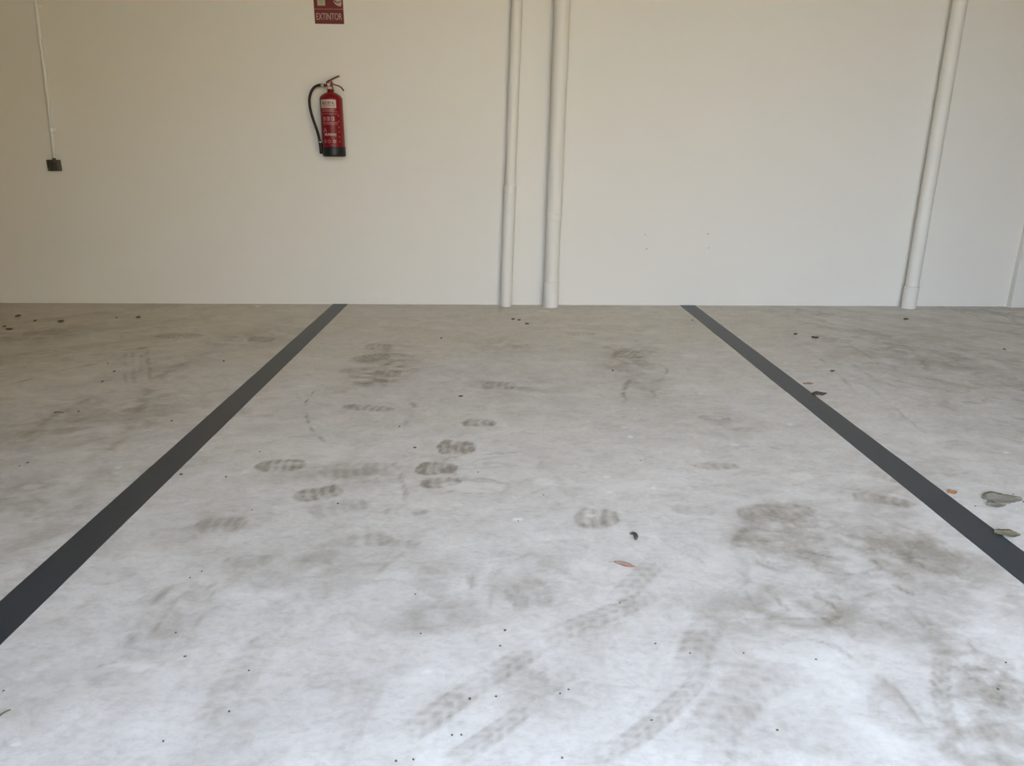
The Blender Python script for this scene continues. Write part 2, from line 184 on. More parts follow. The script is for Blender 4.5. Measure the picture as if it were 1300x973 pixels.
# ---------------------------------------------------------------- structure
XL, XR, YF, ZC = -3.85, 4.5, -5.75, 2.6
struct(link('wall_back', box(bmesh.new(), XL-.2, XR+.2, 0, .25, -.1, ZC+.2), M_WALL))
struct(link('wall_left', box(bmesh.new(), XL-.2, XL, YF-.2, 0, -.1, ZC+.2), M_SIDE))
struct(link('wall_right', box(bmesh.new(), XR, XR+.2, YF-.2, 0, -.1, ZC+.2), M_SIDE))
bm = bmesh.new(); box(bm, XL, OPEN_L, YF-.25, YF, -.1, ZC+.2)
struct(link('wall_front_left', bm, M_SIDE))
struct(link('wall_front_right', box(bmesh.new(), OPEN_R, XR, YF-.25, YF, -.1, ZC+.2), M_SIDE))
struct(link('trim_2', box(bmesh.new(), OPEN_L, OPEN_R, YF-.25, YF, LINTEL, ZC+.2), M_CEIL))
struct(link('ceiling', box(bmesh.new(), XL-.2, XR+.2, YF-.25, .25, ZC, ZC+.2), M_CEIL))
struct(link('trim_1', box(bmesh.new(), 3.606, 3.95, -.047, 0.0, 0, ZC, .004), M_WALL))
struct(link('wall_added_bounce', box(bmesh.new(), BOUNCE_L, 13.0, -11.6, -11.2, -.1, 3.55), mat('ochre_bounce', (.74, .58, .28), .85, var=.05, scale=2)))  # unseen wall added outside to hide sky and bounce warm light onto the left
struct(link('ground', box(bmesh.new(), -30, 30, -45, YF-.1, -.3, -.012), M_GROUND))

# ---------------------------------------------------------------- floor with dirt and a warm tint painted as mesh attributes
RNG = np.random.RandomState(7); TAB = RNG.rand(256, 256)
def vnoise(X, Y, s, o=0):
    x = X*s+17.3+o*31.7; y = Y*s+91.1+o*13.9; xi = np.floor(x).astype(int); yi = np.floor(y).astype(int); fx = x-xi; fy = y-yi
    fx = fx*fx*(3-2*fx); fy = fy*fy*(3-2*fy)
    g = lambda a, b: TAB[a % 256, b % 256]
    return (g(xi, yi)*(1-fx)+g(xi+1, yi)*fx)*(1-fy)+(g(xi, yi+1)*(1-fx)+g(xi+1, yi+1)*fx)*fy
def fbm(X, Y, s, o=0, n=4):
    a = .5; t = 0; r = np.zeros_like(X)
    for k in range(n): r += a*vnoise(X, Y, s*2**k, o+k); t += a; a *= .55
    return r/t
def sstep(a, b, x):
    t = np.clip((x-a)/(b-a), 0, 1); return t*t*(3-2*t)
xs = np.concatenate([[XL], np.arange(-3.82, 4.3, .0095), [4.4, XR]]); ys = np.concatenate([[YF-.25, -5.4, -5.0, -4.6], np.arange(-4.35, 0.0, .0085), [0.0]])
X, Y = np.meshgrid(xs, ys); H, Wd = X.shape
stain = np.zeros_like(X); pale = np.zeros_like(X)
def sub(x0, x1, y0, y1):
    i0, i1 = np.searchsorted(xs, [x0, x1]); j0, j1 = np.searchsorted(ys, [y0, y1]); return slice(max(j0-1, 0), j1+1), slice(max(i0-1, 0), i1+1)
def over(arr, sl, v): arr[sl] = 1-(1-arr[sl])*(1-np.clip(v, 0, .97))
for k, (ax, ay, bx, by, hw, s) in enumerate(MARKS['P']):                 # shoe prints and scuffs
    L = math.hypot(bx-ax, by-ay); m = max(hw, .03)*2+.05; sl = sub(min(ax, bx)-m, max(ax, bx)+m, min(ay, by)-m, max(ay, by)+m)
    x, y = X[sl], Y[sl]; dx, dy = (bx-ax)/L, (by-ay)/L
    u = ((x-ax)*dx+(y-ay)*dy)/L; v = (-(x-ax)*dy+(y-ay)*dx)/hw
    wv = (fbm(x, y, 14, k)-.5)*.45; v2 = v+wv; u2 = u+wv*.25
    prof = np.clip(1-np.abs(2*u2-1)**3.2, 0, 1)**.5*(.95+.07*np.cos(2*math.pi*(u2-.1)))
    body = sstep(0, .35, prof-np.abs(v2))
    nb = max(3, round(L/.031)); bars = .5+.5*np.sin(2*math.pi*(nb*u2-.55*v2*v2+k*.3)); heel = sstep(.45, .05, u)
    bars = bars*(1-.45*heel)+.45*heel
    toe = sstep(.55, .8, u)*.35
    n2 = .5+.8*sstep(.25, .7, fbm(x, y, 28, k+5))
    over(stain, sl, s*body*(.34+.80*bars+.12*heel+toe)*n2*1.25)
for k, (cx, cy, rx, ry, s) in enumerate(MARKS['S']):                     # blotchy smears
    sl = sub(cx-2*rx, cx+2*rx, cy-2*ry, cy+2*ry); x, y = X[sl], Y[sl]
    wx = (fbm(x, y, 5, k)-.5)*rx*1.2; wy = (fbm(x, y, 5, k+9)-.5)*ry*1.2
    g = np.exp(-1.3*(((x-cx+wx)/rx)**2+((y-cy+wy)/ry)**2)**1.4)
    a = (k*1.7) % 3.1; xr = x*math.cos(a)+y*math.sin(a); yr = -x*math.sin(a)+y*math.cos(a)
    n2 = .25+1.1*sstep(.36, .66, .55*fbm(xr+.12*fbm(x, y, 6, k), yr*2.2, 9, k+3)+.45*fbm(x, y, 24, k+20))
    rg = 1-np.abs(2*fbm(x+.5*wx, y*1.3, 8, k+33, 4)-1); n2 = n2+.7*sstep(.86, .98, rg)
    over(stain, sl, 1.1*s*g*n2)
def polydist(x, y, pl, smooth=True):
    P = [Vector((a, b, 0)) for a, b in pl]; P = spline(P, 6) if len(P) > 2 else P
    best = np.full(x.shape, 9.); sa = np.zeros(x.shape); tot = 0
    for a, b in zip(P, P[1:]):
        L = (b-a).length+1e-9; dx, dy = (b.x-a.x)/L, (b.y-a.y)/L; t = np.clip((x-a.x)*dx+(y-a.y)*dy, 0, L)
        ex, ey = x-a.x-t*dx, y-a.y-t*dy; d = np.hypot(ex, ey); sg = np.where(-ex*dy+ey*dx > 0, 1, -1); c = d < np.abs(best)
        best = np.where(c, d*sg, best); sa = np.where(c, tot+t, sa); tot += L
    return best, sa, tot
for k, (pl, w_, s) in enumerate(MARKS['T']):                             # tyre tracks
    m = w_+.08; sl = sub(min(p[0] for p in pl)-m, max(p[0] for p in pl)+m, min(p[1] for p in pl)-m, max(p[1] for p in pl)+m); x, y = X[sl], Y[sl]
    d, sa, T = polydist(x, y, pl); dn = d/w_+(fbm(x, y, 9, k)-.5)*.3
    edge = sstep(1.05, .7, np.abs(dn)); tr = .5+.5*np.sin(2*math.pi*(sa/.032+.9*np.abs(dn))); rib = .6+.4*np.cos(dn*9)
    fade = sstep(0, .12*T, sa)*sstep(T, .8*T, sa)
    over(stain, sl, 1.35*s*edge*fade*(.35+.8*tr*rib)*(.3+1.1*sstep(.3, .7, fbm(x, y, 7, k+4)))*1.25)
for k, (pl, w_, s) in enumerate(MARKS['A']):                             # thin arcs and drag lines
    w_ = max(w_, .005); m = w_*3+.03; sl = sub(min(p[0] for p in pl)-m, max(p[0] for p in pl)+m, min(p[1] for p in pl)-m, max(p[1] for p in pl)+m); x, y = X[sl], Y[sl]
    d, sa, T = polydist(x+.03*(fbm(x, y, 10, k)-.5), y+.03*(fbm(x, y, 10, k+2)-.5), pl)
    over(stain, sl, 1.6*s*np.exp(-(d/w_)**2)*sstep(-.05*T, .15*T, sa)*sstep(1.03*T, .8*T, sa)*(.12+1.1*sstep(.38, .62, fbm(x, y, 16, k))))
for k, (cx, cy, rx, ry, s) in enumerate(MARKS['L']):                     # pale patches and paint drops
    rx = max(rx, .007); ry = max(ry, .007); sl = sub(cx-2*rx-.03, cx+2*rx+.03, cy-2*ry-.03, cy+2*ry+.03); x, y = X[sl], Y[sl]
    big = rx > .05; q = 1.5 if big else .2
    r = np.hypot((x-cx)/rx+q*(fbm(x, y, 11, k)-.5), (y-cy)/ry+q*(fbm(x, y, 11, k+3)-.5))
    over(pale, sl, s*sstep(1.15, .75, r)*(.75 if big else 1))
    if big and s >= .32: over(stain, sl, .40*np.exp(-((r-1.12)/.09)**2)*sstep(.3, .6, fbm(x, y, 15, k+7)))
# overall grime: sweeping marks; then a darker strip along the wall and a warm tint
A = .75; Xr = X*math.cos(A)+Y*math.sin(A); Yr = -X*math.sin(A)+Y*math.cos(A); WX = X+.25*fbm(X, Y, 2.5, 60); WY = Y+.25*fbm(X, Y, 2.5, 70)
sw = sstep(.5, .78, fbm(Xr*.7+.1*WX, Yr*3.2, 1.7, 40, 5)); sw2 = sstep(.5, .75, fbm(WX*1.0, WY*1.8, 6, 50, 5))
left = sstep(-.6, -2.2, X+.35*(Y+1.5)); right = sstep(1.5, 2.2, X)
over(stain, (slice(None), slice(None)), .20*sw*(.25+left)+.11*sw2+.24*right*sstep(.40, .7, fbm(Xr*3, Yr*1.2, 4.5, 80, 5)))
over(stain, (slice(None), slice(None)), .16*sstep(-.28, -.02, Y)*(.4+.9*fbm(X*1.0, Y*4, 5, 90))+.04*sstep(-1.3, -.3, Y))  # floor gets darker towards the foot of the wall
veins = sstep(.85, .98, 1-np.abs(2*fbm(Xr*1.5+.4*WX, Yr*1.1+.4*WY, 4.5, 140, 5)-1))*sstep(.42, .62, fbm(X, Y, 1.4, 150)); over(stain, (slice(None), slice(None)), (.10+.36*right+.12*left)*veins)
pl2 = .26*sstep(.55, .8, fbm(WX, WY*2.0, 7, 110, 4))*sstep(.2, -.6, Y); over(pale, (slice(None), slice(None)), pl2)
warm = np.clip(WARM_A*sstep(-2.0, -.35, Y+.5*(fbm(X, Y*1.5, 1.8, 120)-.5))+.45*left*sstep(-3.6, -1.6, Y)*(.6+.6*fbm(X, Y, 3, 130))-.25*right, 0, 1)  # warm tint grows towards the wall and the left, weaker on the right
verts = np.stack([X.ravel(), Y.ravel(), np.zeros(X.size)], 1).astype(np.float32)
idx = np.arange(H*Wd).reshape(H, Wd); quads = np.stack([idx[:-1, :-1], idx[:-1, 1:], idx[1:, 1:], idx[1:, :-1]], -1).reshape(-1, 4)
me = bpy.data.meshes.new('floor'); me.vertices.add(len(verts)); me.vertices.foreach_set('co', verts.ravel())
me.loops.add(quads.size); me.loops.foreach_set('vertex_index', quads.ravel().astype(np.int32)); me.polygons.add(len(quads))
me.polygons.foreach_set('loop_start', np.arange(0, quads.size, 4, dtype=np.int32)); me.update(calc_edges=True)
for nm, arr in (('stain', stain), ('pale', pale), ('warm', warm)):
    a = me.attributes.new(nm, 'FLOAT', 'POINT'); a.data.foreach_set('value', np.clip(arr, 0, 1).ravel().astype(np.float32))
me.materials.append(floor_material()); fl = bpy.data.objects.new('floor', me); C.objects.link(fl); struct(fl)

# small filled screw holes, pieces of the back wall
wb = bpy.data.objects['wall_back']
for x, z, r in ((.936, .405, .006), (1.364, .511, .006), (.919, .503, .0045), (1.379, .413, .0045)):
    bm = bmesh.new(); mt, _ = axis((x, .002, z), (x, -.01, z)); lathe(bm, [(r, 0), (r, .0025), (r*.75, .0035), (r*.4, .002), (0, .002)], 14, mt)
    link('wall_plug', bm, M_PLUG, wb)

# ---------------------------------------------------------------- painted bay lines
def line_mat():
    m = mat('bay_line_paint', (.042, .050, .061), .42, var=.15, scale=4, bump=.1, bscale=40, spec=.5)
    return m
M_LINE = line_mat()
def bay_line(p0, p1, wdt, label, worn):
    bm = bmesh.new(); n = 120; prev = None; A_, B_ = Vector(p0), Vector(p1); dr = (B_-A_).normalized(); nr = Vector((-dr.y, dr.x, 0)); rr = random.Random(worn)
    e1 = e2 = 0
    for i in range(n+1):
        e1 = e1*.7+rr.uniform(-1, 1)*.0007; e2 = e2*.7+rr.uniform(-1, 1)*.0007
        c = A_.lerp(B_, i/n); a = c+nr*(wdt/2+e1); b = c-nr*(wdt/2+e2)
        cur = [bm.verts.new((a.x, a.y, 0)), bm.verts.new((a.x, a.y, .0018)), bm.verts.new((b.x, b.y, .0018)), bm.verts.new((b.x, b.y, 0))]
        if prev:
            for k in range(4): bm.faces.new((prev[k], prev[(k+1) % 4], cur[(k+1) % 4], cur[k]))
        else: bm.faces.new(cur)
        prev = cur
    bm.faces.new(prev[::-1])
    return tag(link('parking_line', bm, M_LINE), label, 'line', 'dark bay lines on the concrete')
bay_line((-1.2425, 0, 0), (-1.2605, -5.4, 0), .105, 'straight dark grey bay line on the left, running from wall below the extinguisher', 3)
bay_line((1.258, 0, 0), (1.2485, -5.4, 0), .108, 'straight dark grey bay line on the right, running from wall right of the pipes', 5)

# ---------------------------------------------------------------- drainpipes
def pipe_piece(name, a, b, r, root, m=None, seam=True, lip=0.0):
    mt, L = axis(a, b); bm = bmesh.new()
    prof = [(r-.003, 0), (r, .002), (r, .006), (r, .012), (r, L-.012), (r, L-.007), (r, L-.004), (r-.003, L)] if not lip else [(r-.002, 0), (r, .003), (r, .007), (r, .012), (r, L-.026), (r, L-.020), (r, L-.014), (r+lip, L-.012), (r+lip, L-.002), (r-.001, L)]
    lathe(bm, prof, 36, mt); return link(name, bm, m or M_PIPE, root, True)
def drainpipe(base, top, seam_z, r_low, r_up, label, sleeve=None, coupl=True):
    root = empty('drainpipe', base, label, 'pipe', 'painted pipes on the back wall')
    B, T = Vector(base), Vector(top); d = (T-B)
    at = lambda z: d*((z-B.z)/d.z)
    z0 = 0.0
    if sleeve:
        pipe_piece('base_sleeve', at(0), at(sleeve), r_low+.005, root, lip=.001)
    pipe_piece('pipe_section', at(.001), at(seam_z), r_low, root)
    o = pipe_piece('pipe_section', at(seam_z-.03), at(ZC), r_up, root)
    if coupl: pipe_piece('coupling', at(seam_z-.055), at(seam_z), max(r_low, r_up)+.0015, root, lip=.0006)
    for z in (.45, 1.6, 2.3):                                        # wall clip behind the pipe
        c = B+at(z); bm = bmesh.new(); box(bm, c.x-B.x-.012, c.x-B.x+.012, (c.y-B.y)+.5*r_up, -B.y, c.z-.012, c.z+.012)
        link('wall_clip', bm, M_PIPE, root)
    return root
drainpipe((-.060, -.062, 0), (.022, -.050, ZC), .837, .041, .036, 'thinner painted drainpipe nearest the extinguisher, left of the close pair')
drainpipe((.258, -.075, 0), (.297, -.066, ZC), .660, .050, .052, 'thicker painted drainpipe just right of the thinner one, wide sleeve at foot', sleeve=.185)
drainpipe((2.842, -.068, 0), (2.838, -.062, ZC), .88, .045, .0455, 'lone painted drainpipe on the far right between bay line and wall projection', sleeve=.16, coupl=False)

# ---------------------------------------------------------------- switch box and its conduit
ob = empty('switch_box', (-3.088, 0, .940), 'small square dark grey switch box low on the left wall end', 'switch')
bm = bmesh.new(); box(bm, -.036, .036, -.044, 0, -.036, .036, .005); link('housing', bm, M_SWITCH, ob)
bm = bmesh.new(); box(bm, -.033, .033, -.050, -.043, -.033, .033, .003); lid = link('lid', bm, M_SWITCHD, ob)
bm = bmesh.new(); box(bm, -.017, .017, -.054, -.049, -.022, .022, .002)
for v in bm.verts:
    if v.co.y < -.052: v.co.y += v.co.z*.1
link('rocker', bm, M_SWITCHD, lid)
for sx, sz in ((.024, .024), (-.024, -.024)):
    mt, _ = axis((sx, -.049, sz), (sx, -.052, sz)); bm = bmesh.new(); lathe(bm, [(.004, 0), (.004, .0022), (.003, .003)], 12, mt); link('screw', bm, M_LEVER, lid)
bm = bmesh.new(); lathe(bm, [(.012, .034), (.012, .042), (.010, .046)], 16, Matrix.Translation((.004, -.02, 0))); link('cable_gland', bm, M_SWITCH, ob)
co = empty('conduit', (-3.084, -.018, .985), 'thin white plastic conduit rising from the dark switch box', 'conduit')
def cpath(a, b): return (Vector(a)-co.location, Vector(b)-co.location)
bm = bmesh.new(); tube(bm, [Vector(p)-co.location for p in [(-3.084, -.018, .982), (-3.072, -.018, 1.16)]], .0085, 14); link('conduit_tube', bm, M_CONDUIT, co, True)
bm = bmesh.new(); tube(bm, [Vector(p)-co.location for p in [(-3.072, -.018, 1.15), (-3.030, -.018, 1.94), (-2.997, -.018, ZC-.001)]], .0100, 14); link('conduit_tube', bm, M_CONDUIT, co, True)
for zc_, xx in ((1.165, -3.0715), (1.905, -3.032), (2.4, -3.007)):
    bm = bmesh.new(); c = Vector((xx, -.018, zc_))-co.location
    lathe(bm, [(.0115, -.008), (.0125, -.006), (.0125, .006), (.0115, .008)], 16, Matrix.Translation(c))
    box(bm, c.x+.006, c.x+.022, .006, .018, c.z-.007, c.z+.007, .001)
    link('conduit_clip', bm, M_CONDUIT, co)

# ---------------------------------------------------------------- wall sign
def text_mesh(txt, height, width, bold=.0, center=True):
    cu = bpy.data.curves.new('t', 'FONT'); cu.body = txt; cu.size = 1; cu.offset = bold; cu.resolution_u = 3; cu.extrude = 0
    o = bpy.data.objects.new('t', cu); C.objects.link(o); bpy.context.view_layer.update()
    me_ = bpy.data.meshes.new_from_object(o.evaluated_get(bpy.context.evaluated_depsgraph_get())); bpy.data.objects.remove(o)
    vs = [tuple(v.co) for v in me_.vertices]; fs = [tuple(p.vertices) for p in me_.polygons]
    x0 = min(v[0] for v in vs); x1 = max(v[0] for v in vs); y0 = min(v[1] for v in vs); y1 = max(v[1] for v in vs)
    vs = [((v[0]-x0)/(x1-x0)*width, (v[1]-y0)/(y1-y0)*height) for v in vs]
    bpy.data.meshes.remove(me_); return vs, fs
def flat_from(vs, fs, f0, f1):                                    # thin solid from 2D faces; f0/f1 map (u,v)->xyz
    bm = bmesh.new(); a = [bm.verts.new(f0(*v)) for v in vs]; c = [bm.verts.new(f1(*v)) for v in vs]; ed = {}
    for f in fs:
        try: bm.faces.new([a[i] for i in f][::-1]); bm.faces.new([c[i] for i in f])
        except ValueError: continue
        for p, q in zip(f, f[1:]+f[:1]): ed[(p, q)] = 1
    for p, q in ed:
        if (q, p) not in ed:
            try: bm.faces.new((a[p], a[q], c[q], c[p]))
            except ValueError: pass
    return bm
sg = empty('fire_extinguisher_sign', (-1.293, -.001, 1.824), 'red EXTINTOR wall sign with pictogram above the extinguisher', 'sign')
SW = .187
def rrect(x0, x1, z0, z1, y0, y1, m, name, parent, bev=.003):
    bm = bmesh.new(); box(bm, x0, x1, y0, y1, z0, z1)
    es = [e for e in bm.edges if abs((e.verts[0].co-e.verts[1].co).y) > 1e-4]; bmesh.ops.bevel(bm, geom=es, offset=bev, segments=3, profile=.5, affect='EDGES')
    return link(name, bm, m, parent)
rrect(0, SW, 0, .283, -.002, 0, M_SIGNB, 'backing', sg, .004)
tp = rrect(.001, SW-.001, .001, .0845, -.0032, -.0015, M_SIGN, 'text_panel', sg)
pp = rrect(.001, SW-.001, .0885, .282, -.0032, -.0015, M_SIGN, 'pictogram_panel', sg)
vs, fs = text_mesh('EXTINTOR', .039, .163, .0)
link('lettering', flat_from(vs, fs, lambda u, v: (.012+u, -.0030, .024+v), lambda u, v: (.012+u, -.0040, .024+v)), M_SIGNW, tp)
# pictogram: pale cylinder with green glow centre, and a flame with a dark swirl
def poly(pts, name, m, parent, y0=-.0030, y1=-.0040):
    bm = bmesh.new(); a = [bm.verts.new((x, y0, z)) for x, z in pts]; f = bm.faces.new(a); r = bmesh.ops.extrude_face_region(bm, geom=[f])
    for v in [g for g in r['geom'] if isinstance(g, bmesh.types.BMVert)]: v.co.y = y1
    return link(name, bm, m, parent)
poly([(.024, .106), (.073, .106), (.073, .215), (.066, .228), (.055, .233), (.055, .245), (.068, .252), (.068, .258), (.040, .258), (.040, .233), (.031, .228), (.024, .215)], 'cylinder_symbol', M_SIGNW, pp)
poly([(.036, .114), (.061, .114), (.061, .205), (.036, .205)], 'symbol_centre', M_GREEN, pp, -.0038, -.0044)
out = [(.172, .102), (.150, .106), (.134, .118), (.124, .135), (.122, .155), (.128, .178), (.140, .198), (.144, .222), (.138, .245), (.156, .228), (.165, .205), (.166, .188), (.174, .200), (.178, .170), (.178, .125)]
poly(out, 'flame_symbol', M_SIGNW, pp)
bm = bmesh.new(); pts = spline([(.122, -.0042, .146), (.136, -.0042, .131), (.152, -.0042, .125), (.166, -.0042, .127), (.179, -.0042, .134)], 8); tube(bm, pts, lambda t: .0042*(1-.5*t), 6, (1, .12)); link('flame_swirl', bm, M_SIGN, pp)
bm = bmesh.new(); pts = spline([(.150, -.0042, .165), (.158, -.0042, .148), (.172, -.0042, .145), (.179, -.0042, .158)], 8); tube(bm, pts, lambda t: .004, 6, (1, .12)); link('flame_swirl', bm, M_SIGN, pp)

# ---------------------------------------------------------------- fire extinguisher
EX = Vector((-1.2025, -.088, 1.010)); R = .0725
ex = empty('fire_extinguisher', EX, 'red fire extinguisher with curved black hose hung on the back wall', 'extinguisher')
bm = bmesh.new(); lathe(bm, [(.066, .05), (R, .053), (R, .06), (R, .07), (R, .335), (R, .346), (R, .355), (.0715, .362), (.068, .370), (.060, .379), (.049, .387), (.037, .393), (.026, .397), (.0205, .401), (.0195, .412), (.0195, .418)], 56); link('cylinder', bm, M_RED, ex, True)
bm = bmesh.new(); lathe(bm, [(.060, 0), (.067, .001), (.0735, .006), (.0745, .012), (.0745, .058), (.0735, .061), (.0725, .0615)], 56); link('base_boot', bm, M_BASE, ex, True)
bm = bmesh.new(); lathe(bm, [(.020, .415), (.022, .416), (.022, .430), (.019, .432), (.017, .433)], 6); link('neck_nut', bm, M_BRASS, ex)
vb = link('valve_body', box(lathe(bmesh.new(), [(.016, .430), (.017, .434), (.017, .450), (.013, .454)], 20), -.022, .016, -.012, .012, .436, .466, .004), M_REDDARK, ex)
bm = bmesh.new(); mt, _ = axis((.0, 0, .444), (-.042, 0, .440)); lathe(bm, [(.009, 0), (.009, .020), (.0075, .022), (.0075, .032), (.011, .033), (.011, .042)], 18, mt); link('hose_coupling', bm, M_REDDARK, vb)
bm = bmesh.new(); mt, _ = axis((-.038, 0, .442), (-.058, 0, .440)); lathe(bm, [(.0105, 0), (.012, .002), (.012, .018), (.011, .020)], 18, mt); link('hose_ferrule', bm, M_STEEL, vb)
# squeeze lever: folded plate rising to the right
def strip(name, pts, wid, thk, m, parent):
    P = spline(pts, 8); bm = bmesh.new(); prev = None; N = len(P)
    for i, p in enumerate(P):
        d = (P[min(i+1, N-1)]-P[max(i-1, 0)]).normalized(); nn = Vector((-d.z, 0, d.x)); w2 = wid(i/(N-1))/2
        cur = [bm.verts.new(p+Vector((0, s*w2, 0))+nn*t) for s, t in ((-1, -thk/2), (1, -thk/2), (1, thk/2), (.55, thk*.9), (-.55, thk*.9), (-1, thk/2))]
        if prev:
            for k in range(6): bm.faces.new((prev[k], prev[(k+1) % 6], cur[(k+1) % 6], cur[k]))
        else: bm.faces.new(cur)
        prev = cur
    bm.faces.new(prev[::-1]); return link(name, bm, m, parent, True)
strip('squeeze_lever', [(-.024, 0, .452), (-.012, 0, .464), (.006, 0, .472), (.030, 0, .483), (.062, 0, .496)], lambda t: .024-.006*t, .0055, M_REDDARK, ex)
strip('carry_handle', [(-.010, 0, .452), (.014, 0, .449), (.034, 0, .442), (.056, 0, .436), (.072, 0, .425), (.085, 0, .408)], lambda t: .024-.004*t, .0055, M_REDDARK, ex)
bm = bmesh.new(); mt, _ = axis((.004, -.016, .458), (.004, .016, .458)); lathe(bm, [(.004, 0), (.004, .032)], 12, mt); link('safety_pin', bm, M_STEEL, ex)
bm = bmesh.new(); mt, _ = axis((-.006, -.012, .444), (-.006, -.020, .444)); lathe(bm, [(.009, 0), (.010, .001), (.010, .007), (.008, .008)], 18, mt); link('pressure_gauge', bm, M_STEEL, ex)
hp = [(-.050, 0, .441), (-.074, 0, .440), (-.102, 0, .428), (-.124, 0, .402), (-.139, .002, .362), (-.142, .006, .318), (-.135, .008, .268), (-.121, .006, .216), (-.104, .002, .162), (-.092, -.004, .112), (-.086, -.006, .082)]
bm = bmesh.new(); tube(bm, spline(hp, 8), .0088, 14); hs = link('hose', bm, M_BLACK, ex, True)
bm = bmesh.new(); tube(bm, [Vector(p) for p in ((-.0875, -.006, .094), (-.085, -.006, .080), (-.084, -.006, .074), (-.084, -.006, .024), (-.084, -.006, .018))], lambda t: .0118 if t < .9 else .010, 16); link('nozzle', bm, M_BLACK, hs, True)
bm = bmesh.new(); lathe(bm, [(.0125, 0), (.0125, .006)], 16, Matrix.Translation((-.0865, -.006, .088))); link('nozzle_ring', bm, M_STEEL, hs)
bm = bmesh.new(); box(bm, -.018, .018, .070, .088, .30, .40, .002); box(bm, -.012, .012, .02, .075, .412, .418); link('wall_bracket', bm, M_STEEL, ex)
# printed label wrapped on the cylinder
A0 = -math.pi/2-.06
def wrap(r, z0, aoff): return lambda u, v: (r*math.cos(A0+aoff+u/R), r*math.sin(A0+aoff+u/R), z0+v)
def wrapped(name, vs, fs, m, parent, z0, u0, h=.0006, base=.0003):
    return link(name, flat_from(vs, fs, wrap(R+base, z0, u0/R), wrap(R+base+h, z0, u0/R)), m, parent)
def grid(u0, u1, v0, v1, n=10):
    vs = []; fs = []
    for i in range(n+1):
        for v in (v0, v1): vs.append((u0+(u1-u0)*i/n, v))
    for i in range(n): fs.append((2*i, 2*i+2, 2*i+3, 2*i+1))
    return vs, fs
lb = wrapped('name_label', *grid(-.057, .050, .300, .350), M_LABEL, ex, 0, 0)
lb['label'] = 'pale label with black lettering'
t_ = text_mesh('NUOBTA.', .022, .084, .02); wrapped('lettering', t_[0], t_[1], M_INK, lb, .318, -.046, .0005, .0008)
wrapped('small_print', *grid(-.046, .040, .3095, .3125), M_INK, lb, 0, 0, .0004, .0008)
ib = wrapped('instruction_panel', *grid(-.057, .066, .075, .2985), mat('label_red', (.18, .004, .008), .4, var=.05, spec=.3), ex, 0, 0, .0004)
for z, a, b in ((.290, -.05, .05), (.284, -.045, .035), (.276, -.05, .058), (.262, -.054, .058), (.212, -.05, .060), (.206, -.05, .052), (.198, -.045, .056), (.180, -.0, .0), ):
    if b > a: wrapped('print_line', *grid(a, b, z, z+.0022), M_PINK, ib, 0, 0, .0004, .0006)
for u in (-.044, -.016, .014):                                     # three instruction pictograms
    vs, fs = grid(u, u+.019, .222, .246, 2)
    w1 = wrapped('picture', vs, fs, M_PINK, ib, 0, 0, .0004, .0006)
    vs, fs = grid(u+.004, u+.0105, .227, .241, 2); wrapped('picture', vs, fs, M_RED, ib, 0, 0, .0004, .0009)
t_ = text_mesh('A', .030, .026, .0); wrapped('emblem', t_[0], t_[1], M_PINK, ib, .150, -.046, .0005, .0006)
t_ = text_mesh('MURBDA]', .019, .076, .02); wrapped('lettering', t_[0], t_[1], M_LABEL, ib, .126, -.038, .0005, .0006)
def ringmark(u, z, r0, r1):
    n = 18; vs = []; fs = []
    for k in range(n):
        a = 2*math.pi*k/n
        for r in (r0, r1): vs.append((u+r*math.cos(a), z+r*math.sin(a)))
    for k in range(n): fs.append((2*k, 2*k+1, (2*k+3) % (2*n), (2*k+2) % (2*n)))
    return vs, fs
for u, r0 in ((-.040, .007), (-.010, .0075), (.026, .004)):
    wrapped('round_mark', *ringmark(u, .095, r0, .0105), M_PINK, ib, 0, 0, .0004, .0006)
for z in (.09, .12, .15, .18, .215, .25): wrapped('print_line', *grid(.058, .064, z, z+.008, 2), M_PINK, ib, 0, 0, .0004, .0006)

# ---------------------------------------------------------------- leaves, crumbs and twigs lying about
M_CR = mat('dirt_crumb', (.13, .11, .085), .9, var=.3, scale=300)
M_LO = mat('orange_leaf', (.46, .23, .11), .7, var=.25, scale=120)
M_LB = mat('brown_leaf', (.40, .25, .19), .7, var=.3, scale=120)
M_LD = mat('dark_leaf', (.095, .075, .06), .8, var=.3, scale=120)
M_LG = mat('grey_leaf', (.27, .25, .21), .85, var=.35, scale=60)
M_LS = mat('mossy_leaf', (.19, .175, .12), .8, var=.5, scale=60)
def crumb_mesh(seed):
    rr = random.Random(seed); bm = bmesh.new(); bmesh.ops.create_icosphere(bm, subdivisions=1, radius=1)
    for v in bm.verts: v.co *= rr.uniform(.7, 1.1); v.co.z = max(v.co.z*.8+.6, 0)
    me_ = bpy.data.meshes.new('crumb'); bm.to_mesh(me_); bm.free(); me_.materials.append(M_CR); return me_
CM = [crumb_mesh(s) for s in range(5)]
